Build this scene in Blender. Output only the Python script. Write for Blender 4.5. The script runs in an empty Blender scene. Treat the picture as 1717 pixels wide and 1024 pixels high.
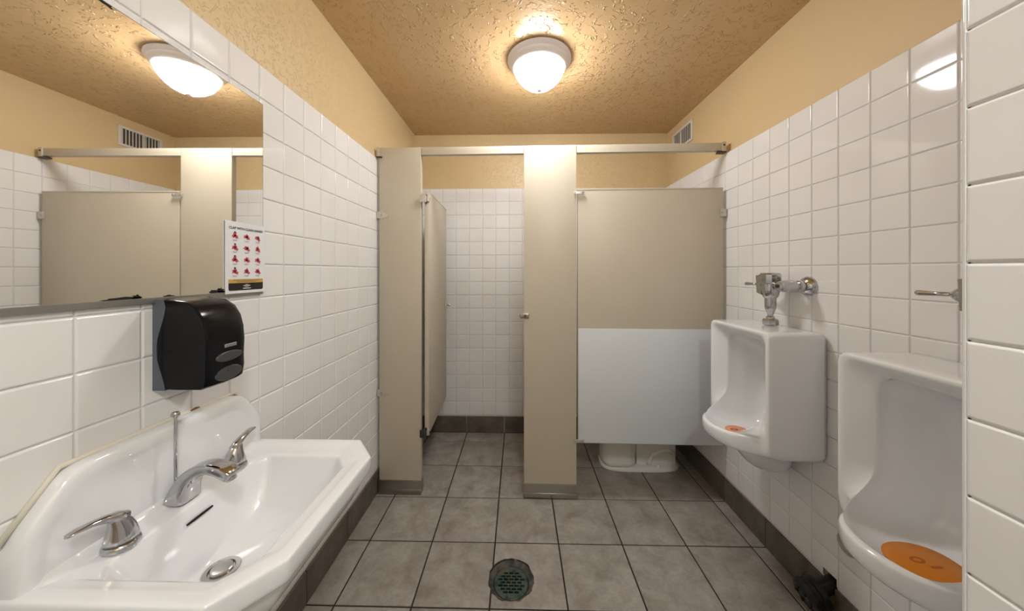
import bpy, bmesh, math, random
from mathutils import Vector, Matrix

random.seed(7)
S = bpy.context.scene
COL = S.collection
PI = math.pi

# ---------------------------------------------------------------- camera, world, exposure
cam_d = bpy.data.cameras.new('camera')
cam = bpy.data.objects.new('camera', cam_d)
COL.objects.link(cam)
cam.location = (0, 0, 1.317)
cam.rotation_euler = (math.radians(90), 0, 0.0207)
cam_d.sensor_width = 36.0
cam_d.lens = 539.24 / 1717 * 36
cam_d.shift_y = -57.4 / 1717
cam_d.clip_start = 0.02
S.camera = cam

world = bpy.data.worlds.new('world')
S.world = world
world.use_nodes = True
world.node_tree.nodes['Background'].inputs[0].default_value = (0.8, 0.85, 0.9, 1)
world.node_tree.nodes['Background'].inputs[1].default_value = 0.3

S.view_settings.view_transform = 'Standard'
S.view_settings.look = 'None'
S.view_settings.exposure = 1.12
S.view_settings.gamma = 1.0
S.view_settings.use_curve_mapping = False

MAIN_LAMP = 29.0      # emission of the ceiling lamp in the picture
REAR_LAMP = 50.0      # emission of its twin over the entrance, behind the camera

# ---------------------------------------------------------------- room dimensions (metres)
XL, XR = -0.844, 1.1845          # faces of the side-wall tiles
DL, DR = -0.855, 1.207           # painted wall faces above the tiles
YB, DB = 2.623, 2.634            # rear wall of the stall
YF = -1.10                       # wall behind the camera
CEIL = 2.436
T = 0.109                        # wall tile pitch
TOP = 1.993                      # top of the tiles
BASE = 0.134                     # top of the baseboard
FS = 0.307                       # floor tile pitch

# ---------------------------------------------------------------- materials
def mat(name, color, rough=0.5, metal=0.0, coat=0.0, spec=0.5):
    m = bpy.data.materials.new(name)
    m.use_nodes = True
    b = m.node_tree.nodes['Principled BSDF']
    b.inputs['Base Color'].default_value = (*color, 1)
    b.inputs['Roughness'].default_value = rough
    b.inputs['Metallic'].default_value = metal
    b.inputs['Coat Weight'].default_value = coat
    b.inputs['Coat Roughness'].default_value = 0.04
    b.inputs['Specular IOR Level'].default_value = spec
    return m

def nodes(m):
    nt = m.node_tree
    return nt, nt.nodes['Principled BSDF']

def coords(nt, kind='Object', scale=(1, 1, 1)):
    tc = nt.nodes.new('ShaderNodeTexCoord')
    mp = nt.nodes.new('ShaderNodeMapping')
    mp.inputs['Scale'].default_value = scale
    nt.links.new(tc.outputs[kind], mp.inputs['Vector'])
    return mp.outputs['Vector']

def noise(nt, vec, scale, detail=4, rough=0.55, dist=0.0):
    n = nt.nodes.new('ShaderNodeTexNoise')
    n.inputs['Scale'].default_value = scale
    n.inputs['Detail'].default_value = detail
    n.inputs['Roughness'].default_value = rough
    n.inputs['Distortion'].default_value = dist
    nt.links.new(vec, n.inputs['Vector'])
    return n.outputs['Fac']

def ramp(nt, fac, stops):
    r = nt.nodes.new('ShaderNodeValToRGB')
    e = r.color_ramp.elements
    while len(e) < len(stops):
        e.new(0.5)
    for el, (p, c) in zip(e, stops):
        el.position = p
        el.color = (*c, 1) if len(c) == 3 else c
    nt.links.new(fac, r.inputs['Fac'])
    return r.outputs['Color']

def bump(nt, bsdf, height, strength, distance, prev=None):
    b = nt.nodes.new('ShaderNodeBump')
    b.inputs['Strength'].default_value = strength
    b.inputs['Distance'].default_value = distance
    nt.links.new(height, b.inputs['Height'])
    if prev is not None:
        nt.links.new(prev, b.inputs['Normal'])
    nt.links.new(b.outputs['Normal'], bsdf.inputs['Normal'])
    return b.outputs['Normal']

def world_pos(nt):
    g = nt.nodes.new('ShaderNodeNewGeometry')
    return g.outputs['Position']

def tile_material(name, c0, c1, rough, bstr=0.05):
    m = mat(name, c0, rough)
    nt, b = nodes(m)
    oi = nt.nodes.new('ShaderNodeObjectInfo')
    col = ramp(nt, oi.outputs['Random'], [(0.0, c0), (1.0, c1)])
    nt.links.new(col, b.inputs['Base Color'])
    bump(nt, b, noise(nt, world_pos(nt), 35, 2), bstr, 0.002)
    return m

M = {}
M['tile'] = tile_material('white_glazed_tile', (0.835, 0.83, 0.83), (0.805, 0.795, 0.79), 0.06, 0.03)
M['grout'] = mat('wall_grout', (0.73, 0.70, 0.67), 0.9)
M['porcelain'] = mat('porcelain', (0.84, 0.86, 0.88), 0.12, coat=0.6)
M['porcelain_warm'] = mat('porcelain_warm', (0.82, 0.80, 0.76), 0.14, coat=0.5)
M['chrome'] = mat('chrome', (0.52, 0.52, 0.54), 0.08, 1.0)
M['chrome_worn'] = mat('chrome_worn', (0.50, 0.49, 0.48), 0.2, 1.0)
M['steel'] = mat('brushed_steel', (0.42, 0.40, 0.37), 0.32, 1.0)
M['clip'] = mat('cast_bracket', (0.60, 0.57, 0.53), 0.38, 0.7)
M['dark_metal'] = mat('dark_hinge_metal', (0.10, 0.095, 0.085), 0.35, 0.9)
M['black_plastic'] = mat('black_plastic', (0.004, 0.004, 0.005), 0.17, spec=0.22)
M['grey_plastic'] = mat('slate_grey_plastic', (0.10, 0.12, 0.15), 0.4)
M['dim_plastic'] = mat('smoke_grey_plastic', (0.055, 0.058, 0.062), 0.25)
M['badge'] = mat('badge_silver', (0.45, 0.45, 0.46), 0.35, 0.6)
M['black_pipe'] = mat('black_abs_pipe', (0.008, 0.008, 0.009), 0.28)
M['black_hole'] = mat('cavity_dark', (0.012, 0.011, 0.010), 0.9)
M['white_board'] = mat('white_board', (0.68, 0.72, 0.745), 0.45)
M['white_metal'] = mat('white_enamel', (0.84, 0.80, 0.82), 0.4)
M['vent_white'] = mat('vent_enamel', (0.72, 0.68, 0.62), 0.45)
M['vent_dark'] = mat('duct_dark', (0.035, 0.032, 0.03), 0.8)
M['orange'] = mat('orange_gel', (0.62, 0.20, 0.004), 0.35)
M['orange_dark'] = mat('orange_gel_print', (0.42, 0.10, 0.005), 0.5)
M['salmon'] = mat('salmon_gel', (0.78, 0.30, 0.16), 0.4)
M['mirror_rail'] = mat('mirror_rail', (0.33, 0.32, 0.30), 0.4, 0.8)
M['caulk'] = mat('caulk', (0.74, 0.70, 0.60), 0.6)
M['paper'] = mat('printed_sheet', (0.80, 0.81, 0.84), 0.35)
M['ink_red'] = mat('ink_red', (0.55, 0.07, 0.09), 0.5)
M['ink_dark'] = mat('ink_dark', (0.05, 0.045, 0.06), 0.5)
M['ink_grey'] = mat('ink_grey', (0.35, 0.30, 0.32), 0.5)
M['ink_gold'] = mat('ink_gold', (0.60, 0.38, 0.09), 0.5)
M['ink_black'] = mat('ink_black', (0.012, 0.009, 0.010), 0.4)
M['ink_white'] = mat('ink_white', (0.8, 0.78, 0.75), 0.5)
M['rust'] = mat('rust', (0.22, 0.09, 0.04), 0.8)

# painted walls: gold paint over orange-peel plaster
def paint_material(name, color, dark, scale, strength, dist, rough, lo=0.50):
    m = mat(name, color, rough)
    nt, b = nodes(m)
    p = world_pos(nt)
    f = noise(nt, p, 3.0, 3)
    col = ramp(nt, f, [(0.35, dark), (0.65, color)])
    nt.links.new(col, b.inputs['Base Color'])
    h1 = ramp(nt, noise(nt, p, scale, 2, 0.5, 0.9), [(lo, (0, 0, 0)), (lo + 0.07, (1, 1, 1))])
    n1 = bump(nt, b, h1, strength, dist)
    bump(nt, b, noise(nt, p, scale * 4, 2), strength * 0.35, dist * 0.4, n1)
    return m

M['paint_rough'] = paint_material('gold_paint_textured', (0.70, 0.53, 0.29), (0.68, 0.51, 0.285), 62, 0.6, 0.0035, 0.45, 0.55)
M['paint_smooth'] = paint_material('gold_paint_smooth', (0.70, 0.53, 0.29), (0.69, 0.52, 0.295), 120, 0.10, 0.0015, 0.55)
M['paint_ceiling'] = paint_material('gold_paint_ceiling', (0.67, 0.455, 0.235), (0.63, 0.415, 0.205), 36, 0.78, 0.006, 0.20, 0.565)

# stall partition enamel
m = mat('beige_enamel', (0.615, 0.555, 0.425), 0.42)
nt, b = nodes(m)
col = ramp(nt, noise(nt, world_pos(nt), 2.2, 4), [(0.3, (0.535, 0.475, 0.37)), (0.7, (0.565, 0.51, 0.405))])
nt.links.new(col, b.inputs['Base Color'])
bump(nt, b, noise(nt, world_pos(nt), 220, 2), 0.06, 0.001)
M['beige'] = m

# floor tiles: mottled grey-brown stone look
def stone(name, a, c, d, rough):
    m = mat(name, a, rough)
    nt, b = nodes(m)
    p = world_pos(nt)
    oi = nt.nodes.new('ShaderNodeObjectInfo')
    off = nt.nodes.new('ShaderNodeVectorMath')
    off.operation = 'ADD'
    nt.links.new(p, off.inputs[0])
    sc = nt.nodes.new('ShaderNodeVectorMath')
    sc.operation = 'SCALE'
    sc.inputs[0].default_value = (7, 5, 9)
    nt.links.new(oi.outputs['Random'], sc.inputs['Scale'])
    nt.links.new(sc.outputs[0], off.inputs[1])
    v = off.outputs[0]
    big = ramp(nt, noise(nt, v, 9, 6, 0.65, 0.4), [(0.30, a), (0.52, c), (0.72, d)])
    fine = ramp(nt, noise(nt, v, 70, 5, 0.7), [(0.32, (0.72, 0.72, 0.72)), (0.55, (1, 1, 1))])
    mx = nt.nodes.new('ShaderNodeMix')
    mx.data_type = 'RGBA'
    mx.blend_type = 'MULTIPLY'
    mx.inputs['Factor'].default_value = 0.55
    nt.links.new(big, mx.inputs['A'])
    nt.links.new(fine, mx.inputs['B'])
    nt.links.new(mx.outputs['Result'], b.inputs['Base Color'])
    bump(nt, b, noise(nt, v, 40, 5, 0.6), 0.12, 0.003)
    return m
M['floor_tile'] = stone('floor_stone', (0.215, 0.190, 0.158), (0.315, 0.290, 0.258), (0.40, 0.375, 0.345), 0.40)
M['base_tile'] = stone('base_stone', (0.085, 0.070, 0.055), (0.13, 0.11, 0.09), (0.17, 0.15, 0.125), 0.45)
M['floor_grout'] = mat('floor_grout', (0.018, 0.013, 0.010), 0.9)

# mirror: silvering eaten away along the lower edge
m = mat('mirror_glass', (0.90, 0.90, 0.88), 0.015, 1.0)
M['mirror'] = m

# corroded bronze drain
m = mat('bronze_grate', (0.10, 0.14, 0.11), 0.5, 0.6)
nt, b = nodes(m)
col = ramp(nt, noise(nt, world_pos(nt), 40, 4), [(0.35, (0.022, 0.045, 0.038)), (0.5, (0.06, 0.10, 0.08)), (0.65, (0.11, 0.10, 0.06))])
nt.links.new(col, b.inputs['Base Color'])
M['bronze'] = m
m = mat('drain_mortar', (0.06, 0.055, 0.045), 0.85)
nt, b = nodes(m)
col = ramp(nt, noise(nt, world_pos(nt), 30, 5), [(0.35, (0.025, 0.025, 0.024)), (0.55, (0.075, 0.07, 0.062)), (0.72, (0.13, 0.11, 0.055))])
nt.links.new(col, b.inputs['Base Color'])
bump(nt, b, noise(nt, world_pos(nt), 90, 4), 0.5, 0.004)
M['mortar'] = m

def emitter(name, color, strength):
    m = mat(name, (0.9, 0.9, 0.9), 0.3)
    b = m.node_tree.nodes['Principled BSDF']
    b.inputs['Emission Color'].default_value = (*color, 1)
    b.inputs['Emission Strength'].default_value = strength
    return m
M['lamp_glass'] = emitter('lit_frosted_glass', (1.0, 0.985, 0.975), MAIN_LAMP)
M['lamp_glass_rear'] = emitter('lit_frosted_glass_entrance', (0.86, 0.94, 1.0), REAR_LAMP)

# ---------------------------------------------------------------- helpers
def link(name, me, material, parent=None, smooth=False):
    o = bpy.data.objects.new(name, me)
    COL.objects.link(o)
    if material is not None:
        me.materials.append(M[material] if isinstance(material, str) else material)
    if parent is not None:
        o.parent = parent
    if smooth:
        for p in me.polygons:
            p.use_smooth = True
    return o

def tag(o, label=None, cat=None, group=None, kind=None):
    if label: o['label'] = label
    if cat: o['category'] = cat
    if group: o['group'] = group
    if kind: o['kind'] = kind
    return o

def thing(name, label, cat, loc=(0, 0, 0), rz=0.0, group=None):
    o = bpy.data.objects.new(name, None)
    COL.objects.link(o)
    o.location = loc
    o.rotation_euler = (0, 0, rz)
    o.empty_display_size = 0.05
    return tag(o, label, cat, group)

def mesh(name, verts, faces):
    me = bpy.data.meshes.new(name)
    me.from_pydata([tuple(v) for v in verts], [], faces)
    me.update()
    return me

def fix_normals(me):
    bm = bmesh.new()
    bm.from_mesh(me)
    bmesh.ops.remove_doubles(bm, verts=bm.verts, dist=1e-6)
    bmesh.ops.recalc_face_normals(bm, faces=bm.faces)
    bm.to_mesh(me)
    bm.free()
    return me

def box_me(name, x0, x1, y0, y1, z0, z1, bevel=0.0, seg=2):
    bm = bmesh.new()
    bmesh.ops.create_cube(bm, size=1.0)
    for v in bm.verts:
        v.co = Vector(((x0 + x1) / 2 + v.co.x * (x1 - x0), (y0 + y1) / 2 + v.co.y * (y1 - y0), (z0 + z1) / 2 + v.co.z * (z1 - z0)))
    if bevel:
        bmesh.ops.bevel(bm, geom=list(bm.edges), offset=bevel, segments=seg, affect='EDGES', profile=0.6)
    me = bpy.data.meshes.new(name)
    bm.to_mesh(me)
    bm.free()
    return me

def box(name, x0, x1, y0, y1, z0, z1, material, parent=None, bevel=0.0, seg=2):
    o = link(name, box_me(name, x0, x1, y0, y1, z0, z1, bevel, seg), material, parent)
    if bevel:
        sharp_smooth(o.data)
    return o

def sharp_smooth(me, angle=0.6):
    for p in me.polygons:
        p.use_smooth = True
    bm = bmesh.new()
    bm.from_mesh(me)
    for e in bm.edges:
        if len(e.link_faces) == 2 and e.calc_face_angle(0) > angle:
            e.smooth = False
    bm.to_mesh(me)
    bm.free()

def loft_me(name, loops, cap0=True, cap1=True, closed=True):
    n = len(loops[0])
    V = [p for l in loops for p in l]
    F = []
    for i in range(len(loops) - 1):
        for j in range(n if closed else n - 1):
            k = (j + 1) % n
            F.append((i * n + j, i * n + k, (i + 1) * n + k, (i + 1) * n + j))
    if cap0: F.append(tuple(range(n))[::-1])
    if cap1: F.append(tuple(range((len(loops) - 1) * n, len(loops) * n)))
    return fix_normals(mesh(name, V, F))

def loft(name, loops, material, parent=None, cap0=True, cap1=True, sub=0, sharp=None):
    me = loft_me(name, loops, cap0, cap1)
    o = link(name, me, material, parent, smooth=True)
    if sharp: sharp_smooth(me, sharp)
    if sub:
        md = o.modifiers.new('subdivision', 'SUBSURF')
        md.levels = md.render_levels = sub
    return o

def frame(axis):
    a = Vector(axis).normalized()
    up = Vector((0, 0, 1)) if abs(a.z) < 0.9 else Vector((1, 0, 0))
    u = up.cross(a).normalized()
    return a, u, a.cross(u)

def lathe(name, prof, origin, axis, material, parent=None, n=32, sharp=0.7, cap0=True, cap1=True):
    """prof: list of (radius, distance along axis)"""
    a, u, w = frame(axis)
    o = Vector(origin)
    loops = [[o + a * h + (u * math.cos(2 * PI * j / n) + w * math.sin(2 * PI * j / n)) * max(r, 1e-5) for j in range(n)] for r, h in prof]
    return loft(name, loops, material, parent, cap0, cap1, sharp=sharp)

def tube(name, pts, radii, material, parent=None, n=16, flat=None, sharp=None):
    """sweep with per-point radius; flat = list of (ru, rw) overrides"""
    P = [Vector(p) for p in pts]
    loops = []
    u = None
    for i, p in enumerate(P):
        d = (P[min(i + 1, len(P) - 1)] - P[max(i - 1, 0)]).normalized()
        if u is None:
            _, u, w = frame(d)
        else:
            u = (u - d * u.dot(d)).normalized()
            w = d.cross(u)
        ru, rw = (flat[i] if flat else (radii[i], radii[i]))
        loops.append([p + u * math.cos(2 * PI * j / n) * ru + w * math.sin(2 * PI * j / n) * rw for j in range(n)])
    return loft(name, loops, material, parent, sharp=sharp)

def boolean_cut(o, cutters):
    """subtract throw-away cutter meshes from o and keep only the result"""
    tmp = []
    for me in cutters:
        c = bpy.data.objects.new('cutter', me)
        COL.objects.link(c)
        md = o.modifiers.new('cut', 'BOOLEAN')
        md.operation = 'DIFFERENCE'
        md.solver = 'EXACT'
        md.object = c
        tmp.append(c)
    bpy.context.view_layer.update()
    dg = bpy.context.evaluated_depsgraph_get()
    new = bpy.data.meshes.new_from_object(o.evaluated_get(dg))
    o.modifiers.clear()
    o.data = new
    for c in tmp:
        bpy.data.objects.remove(c)
    return o

def cyl_me(center, axis, r, h0, h1, n=40, jitter=0.0):
    a, u, w = frame(axis)
    o = Vector(center)
    rr = [r * (1 + random.uniform(-jitter, jitter)) for _ in range(n)]
    loops = [[o + a * h + (u * math.cos(2 * PI * j / n) + w * math.sin(2 * PI * j / n)) * rr[j] for j in range(n)] for h in (h0, h1)]
    return loft_me('cutter', loops)

# ---------------------------------------------------------------- tiles
def tile_mesh(name, w, h, depth=0.006, r=0.0045, drop=0.0022):
    """glazed cushion-edge tile, face at z=0 looking along +z, centred"""
    rings = [(0.0, -depth, None), (0.0, -drop, 1.25), (r * 0.30, -drop * 0.35, 0.75), (r, 0.0, 0.0)]
    V, F, N = [], [], []
    for ins, z, tilt in rings:
        for sx, sy in ((-1, -1), (1, -1), (1, 1), (-1, 1)):
            V.append((sx * (w / 2 - ins), sy * (h / 2 - ins), z))
    for i in range(3):
        for j in range(4):
            k = (j + 1) % 4
            F.append((i * 4 + j, i * 4 + k, (i + 1) * 4 + k, (i + 1) * 4 + j))
    F.append((12, 13, 14, 15))
    me = mesh(name, V, F)
    for p in me.polygons:
        p.use_smooth = True
    nor = []
    side = [(0, -1), (1, 0), (0, 1), (-1, 0)]
    for p in me.polygons:
        f = p.index
        s = side[f % 4] if f < 12 else None
        for li in p.loop_indices:
            vi = me.loops[li].vertex_index
            tilt = rings[vi // 4][2]
            if s is None or tilt == 0.0:
                nor.append((0, 0, 1))
            else:
                t_ = 1.45 if tilt is None else tilt
                nor.append((s[0] * math.sin(t_), s[1] * math.sin(t_), math.cos(t_)))
    me.normals_split_custom_set(nor)
    return me

GAP = 0.0020
_cache = {}
def put_tile(parent, mtx, w, h, material='tile', name='tile', wob=0.0015, **kw):
    key = (round(w, 4), round(h, 4), material, tuple(sorted(kw.items())))
    if key not in _cache:
        me = tile_mesh(name, w, h, **kw)
        me.materials.append(M[material])
        _cache[key] = me
    o = bpy.data.objects.new(name, _cache[key])
    COL.objects.link(o)
    o.parent = parent
    o.matrix_local = mtx @ Matrix.Rotation(random.gauss(0, wob), 4, 'X') @ Matrix.Rotation(random.gauss(0, wob), 4, 'Y')
    return o

def join_tiles(parent, items, material, name):
    V, F = [], []
    for mtx, w, h in items:
        b0 = len(V)
        for ins, z in ((0, -0.006), (0, -0.0022), (0.0045, 0)):
            for sx, sy in ((-1, -1), (1, -1), (1, 1), (-1, 1)):
                V.append(mtx @ Vector((sx * (w / 2 - ins), sy * (h / 2 - ins), z)))
        for i in range(2):
            for j in range(4):
                k = (j + 1) % 4
                F.append((b0 + i * 4 + j, b0 + i * 4 + k, b0 + i * 4 + 4 + k, b0 + i * 4 + 4 + j))
        F.append((b0 + 8, b0 + 9, b0 + 10, b0 + 11))
    o = link(name, mesh(name, V, F), material, parent)
    tag(o, kind='stuff')
    return o

def wall_frame(facing, plane):
    """matrix: local x along wall, local y = up, local z = out of the wall; returns fn(s, z)"""
    if facing == '+x':
        R = Matrix(((0, 0, 1, plane), (1, 0, 0, 0), (0, 1, 0, 0), (0, 0, 0, 1)))
    elif facing == '-x':
        R = Matrix(((0, 0, -1, plane), (-1, 0, 0, 0), (0, 1, 0, 0), (0, 0, 0, 1)))
    elif facing == '-y':
        R = Matrix(((1, 0, 0, 0), (0, 0, -1, plane), (0, 1, 0, 0), (0, 0, 0, 1)))
    else:
        R = Matrix(((-1, 0, 0, 0), (0, 0, 1, plane), (0, 1, 0, 0), (0, 0, 0, 1)))
    sgn = -1 if facing in ('-x', '+y') else 1
    return lambda s, z: R @ Matrix.Translation((sgn * s, z, 0))

def tile_wall(parent, facing, plane, s_line, s0, s1, single, z_off=0.0, skip=None):
    """s_line: a joint position; s0..s1 the tiled range; single(s, z) -> build as its own object"""
    W = wall_frame(facing, plane)
    k0 = math.floor((s0 - s_line) / T + 1e-6)
    rest, made = [], {}
    k = k0
    while s_line + k * T < s1 - 0.004:
        a, b = max(s0, s_line + k * T), min(s1, s_line + (k + 1) * T)
        k += 1
        if b - a < 0.008: continue
        w = b - a - GAP
        r = 0
        while True:
            zt = TOP + z_off - r * T
            zb = zt - T
            r += 1
            if zt < BASE + 0.03: break
            zt_, zb_ = min(zt, TOP), max(zb, BASE + 0.001)
            h = zt_ - zb_ - GAP
            if h < 0.01: continue
            s, z = (a + b) / 2, (zt_ + zb_) / 2
            if single(s, z):
                o = put_tile(parent, W(s, z), round(w, 4), round(h, 4))
                made[(k - 1, r - 1)] = o
            else:
                rest.append((W(s, z), w, h))
    if rest:
        join_tiles(parent, rest, 'tile', 'tile_field')
    return made

# ================================================================= THE ROOM
TH = 0.10
wl = tag(box('wall_left', DL - TH, DL, YF - TH, DB + TH, 0, CEIL, 'paint_rough'), 'left wall, gold paint above white square tiles', kind='structure')
box('grout_bed', DL, XL - 0.0028, YF, YB, 0, TOP - 0.004, 'grout', wl)
tile_wall(wl, '+x', XL, 1.1398, YF, YB, lambda s, z: 0.40 < s < 1.92 and z > 0.14)

wb = tag(box('wall_back', DL, DR, DB, DB + TH, 0, CEIL, 'paint_rough'), 'rear wall of the stall, gold paint above white square tiles', kind='structure')
box('grout_bed', XL, XR, YB + 0.0028, DB, 0, TOP - 0.004, 'grout', wb)
tile_wall(wb, '-y', YB, -0.514, XL, XR, lambda s, z: s < 0.13 or (z > 1.75 and s > 0.4))

wr = tag(box('wall_right', DR, DR + TH, YF - TH, DB + TH, 0, CEIL, 'paint_smooth'), 'right wall, gold paint above white square tiles', kind='structure')
bed_r = box('grout_bed', XR + 0.0028, DR, YF, YB, 0, TOP - 0.004, 'grout', wr)
tiles_r = tile_wall(wr, '-x', XR, 1.653, 0.474, YB, lambda s, z: s < 2.0)

# short projecting wall beside the camera
PX, PY = 0.63, 0.474
wp = tag(box('wall_projecting', PX + 0.011, DR, YF, PY - 0.011, 0, CEIL, 'paint_smooth'), 'projecting end wall covered with white square tiles', kind='structure')
box('grout_bed', PX + 0.0028, PX + 0.011, YF, PY - 0.0028, 0, TOP - 0.004, 'grout', wp)
box('grout_bed', PX + 0.0028, DR, PY - 0.011, PY - 0.0028, 0, TOP - 0.004, 'grout', wp)
tile_wall(wp, '-x', PX, 0.468, YF, 0.468, lambda s, z: s > 0.1, z_off=-0.0104)
tile_wall(wp, '+y', PY, PX + 0.004, PX + 0.004, XR, lambda s, z: True, z_off=-0.0104)
# rounded corner trim running up the free edge
loops = []
for z in (BASE, TOP):
    loops.append([(PX + 0.007 - 0.0068 * math.cos(a), PY - 0.007 + 0.0068 * math.sin(a), z) for a in [PI / 2 * i / 6 for i in range(7)]] + [(PX + 0.012, PY - 0.012, z)])
loft('corner_trim', loops, 'tile', wp, sharp=0.9)

wf = tag(box('wall_front', DL, PX + 0.011, YF - TH, YF, 0, CEIL, 'paint_smooth'), 'gold painted wall at the entrance', kind='structure')
# entrance door, behind the camera
d1 = box('door_1', -0.55, 0.35, YF + 0.001, YF + 0.045, 0.005, 2.05, 'beige', None, 0.004)
tag(d1, 'beige flush entrance door', kind='structure')
for sx in (-0.61, 0.35):
    box('door_jamb', sx, sx + 0.06, YF + 0.001, YF + 0.06, 0, 2.11, 'beige', d1, 0.004)
box('door_head', -0.55, 0.35, YF + 0.001, YF + 0.06, 2.05, 2.11, 'beige', d1, 0.004)
lathe('door_knob', [(0.03, 0), (0.03, 0.008), (0.012, 0.012), (0.012, 0.04), (0.028, 0.05), (0.03, 0.065), (0.018, 0.078), (0.0, 0.08)], (0.28, YF + 0.045, 1.0), (0, 1, 0), 'chrome', d1)

ce = tag(box('ceiling', DL - TH, DR + TH, YF - TH, DB + TH, CEIL, CEIL + 0.08, 'paint_ceiling'), 'glossy gold ceiling with knockdown texture', kind='structure')

# floor: dark grout bed with 12 inch tiles
DRAIN = (-0.032, 1.378)
fl = tag(box('floor', DL - TH, DR + TH, YF - TH, DB + TH, -0.08, -0.003, 'floor_grout'), 'grey stone-look tile floor with dark joints', kind='structure')
boolean_cut(fl, [cyl_me((DRAIN[0], DRAIN[1], 0), (0, 0, 1), 0.097, -0.065, 0.05)])
fx0, fy0 = -0.7281, 1.8681
for i in range(-1, 8):
    for j in range(-4, 12):
        a, b_ = max(XL, fx0 + (i) * FS), min(XR, fx0 + (i + 1) * FS)
        c, d = max(YF, fy0 - (j) * FS), min(YB, fy0 - (j - 1) * FS)
        if b_ - a < 0.02 or d - c < 0.02: continue
        w, h = b_ - a - 0.006, d - c - 0.006
        cx, cy = (a + b_) / 2, (c + d) / 2
        hit = abs(DRAIN[0] - cx) < w / 2 + 0.1 and abs(DRAIN[1] - cy) < h / 2 + 0.1
        if hit:
            o = box('floor_tile', a + .003, b_ - .003, c + .003, d - .003, -0.010, 0.0, 'floor_tile', fl, 0.0015, 1)
            boolean_cut(o, [cyl_me((DRAIN[0], DRAIN[1], 0), (0, 0, 1), 0.098, -0.05, 0.05, 36, 0.035)])
        else:
            put_tile(fl, Matrix.Translation((cx, cy, 0)), round(w, 4), round(h, 4), 'floor_tile', 'floor_tile', 0.0004, depth=0.008, r=0.003, drop=0.0015)

# baseboards of cut floor tile
def baseboard(name, facing, plane, line, s0, s1, label):
    e = bpy.data.objects.new(name, None)
    COL.objects.link(e)
    tag(e, label, kind='structure')
    W = wall_frame(facing, plane)
    k = math.floor((s0 - line) / FS + 1e-6)
    while line + k * FS < s1 - 0.01:
        a, b = max(s0, line + k * FS), min(s1, line + (k + 1) * FS)
        k += 1
        if b - a < 0.012: continue
        put_tile(e, W((a + b) / 2, BASE / 2 + 0.001), round(b - a - 0.004, 4), round(BASE - 0.003, 4), 'base_tile', 'base_tile', 0.001, depth=0.0095, r=0.002, drop=0.001)
    return e
baseboard('baseboard_left', '+x', XL + 0.007, fy0, YF, YB, 'dark stone tile baseboard along the left wall')
bb_r = baseboard('baseboard_right', '-x', XR - 0.007, fy0, PY, YB, 'dark stone tile baseboard along the right wall')
baseboard('baseboard_back', '-y', YB - 0.007, fx0 - 0.003, XL + 0.01, XR - 0.01, 'dark stone tile baseboard along the rear wall')
baseboard('baseboard_projecting', '-x', PX - 0.007, fy0, YF, PY, 'dark stone tile baseboard of the projecting wall')

# plumbing openings broken through the right wall
NOTCH = (1.2226, 1.2766, 0.168)      # y0, y1, top
PIPE = (1.25, 0.072)
HOLE = (1.188, 0.328, 0.036)
def notch_cut():
    return box_me('cutter', XR - 0.05, XR + 0.09, NOTCH[0], NOTCH[1], 0.02, NOTCH[2])
def hole_cut():
    return cyl_me((XR - 0.05, HOLE[0], HOLE[1]), (1, 0, 0), HOLE[2], 0, 0.13, 24, 0.06)
boolean_cut(bed_r, [notch_cut(), hole_cut()])
boolean_cut(wr, [notch_cut(), hole_cut()])
for o in list(wr.children) + list(bb_r.children):
    p = o.matrix_local.translation
    half = 0.16 if o.name.startswith('base') else 0.06
    near_n = abs(p.y - 1.2496) < half + 0.03 and p.z < 0.21 + 0.02
    near_h = o.name.startswith('tile') and not o.name.startswith('tiles') and abs(p.y - HOLE[0]) < 0.095 and abs(p.z - HOLE[1]) < 0.095
    if (near_n or near_h) and (o.name.startswith('tile') or o.name.startswith('base')) and not o.name.startswith('tiles'):
        # solid copy of the tile in wall space, then cut
        s = [v.co.copy() for v in o.data.vertices]
        w = max(v.x for v in s) * 2; h = max(v.y for v in s) * 2
        dep = -min(v.z for v in s)
        face = -p.x
        me = box_me('tile', p.x, p.x + dep, p.y - w / 2, p.y + w / 2, p.z - h / 2, p.z + h / 2, 0.0016, 2)
        nm, mt, par = o.name.split('.')[0], o.data.materials[0], o.parent
        bpy.data.objects.remove(o)
        n_ = link(nm, me, mt, par)
        sharp_smooth(me)
        boolean_cut(n_, ([notch_cut()] if near_n else []) + ([hole_cut()] if near_h else []))
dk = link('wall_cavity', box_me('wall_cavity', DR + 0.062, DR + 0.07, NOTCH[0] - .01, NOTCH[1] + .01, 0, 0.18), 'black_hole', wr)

# ================================================================= STALL
PRZ = -0.0188
def pline(u):
    """point of the partition's front face at lateral position u"""
    return (u, 1.877 + PRZ * u, 0.0)
TK = 0.026

def pilaster(label, u0, u1):
    uc = (u0 + u1) / 2
    t = thing('stall_pilaster', label, 'pilaster', pline(uc), PRZ)
    hw = (u1 - u0) / 2
    box('panel', -hw, hw, 0, TK + 0.006, 0.02, 2.050, 'beige', t, 0.003)
    sh = box('shoe', -hw - 0.002, hw + 0.002, -0.008, TK + 0.014, 0.0, 0.082, 'steel', t, 0.002)
    box('shoe_ridge', -hw - 0.004, hw + 0.004, -0.013, TK + 0.018, 0.022, 0.032, 'steel', sh, 0.002)
    return t, hw

t, hw = pilaster('narrow beige pilaster beside the left wall, by the door hinges', -0.828, -0.577)
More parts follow.
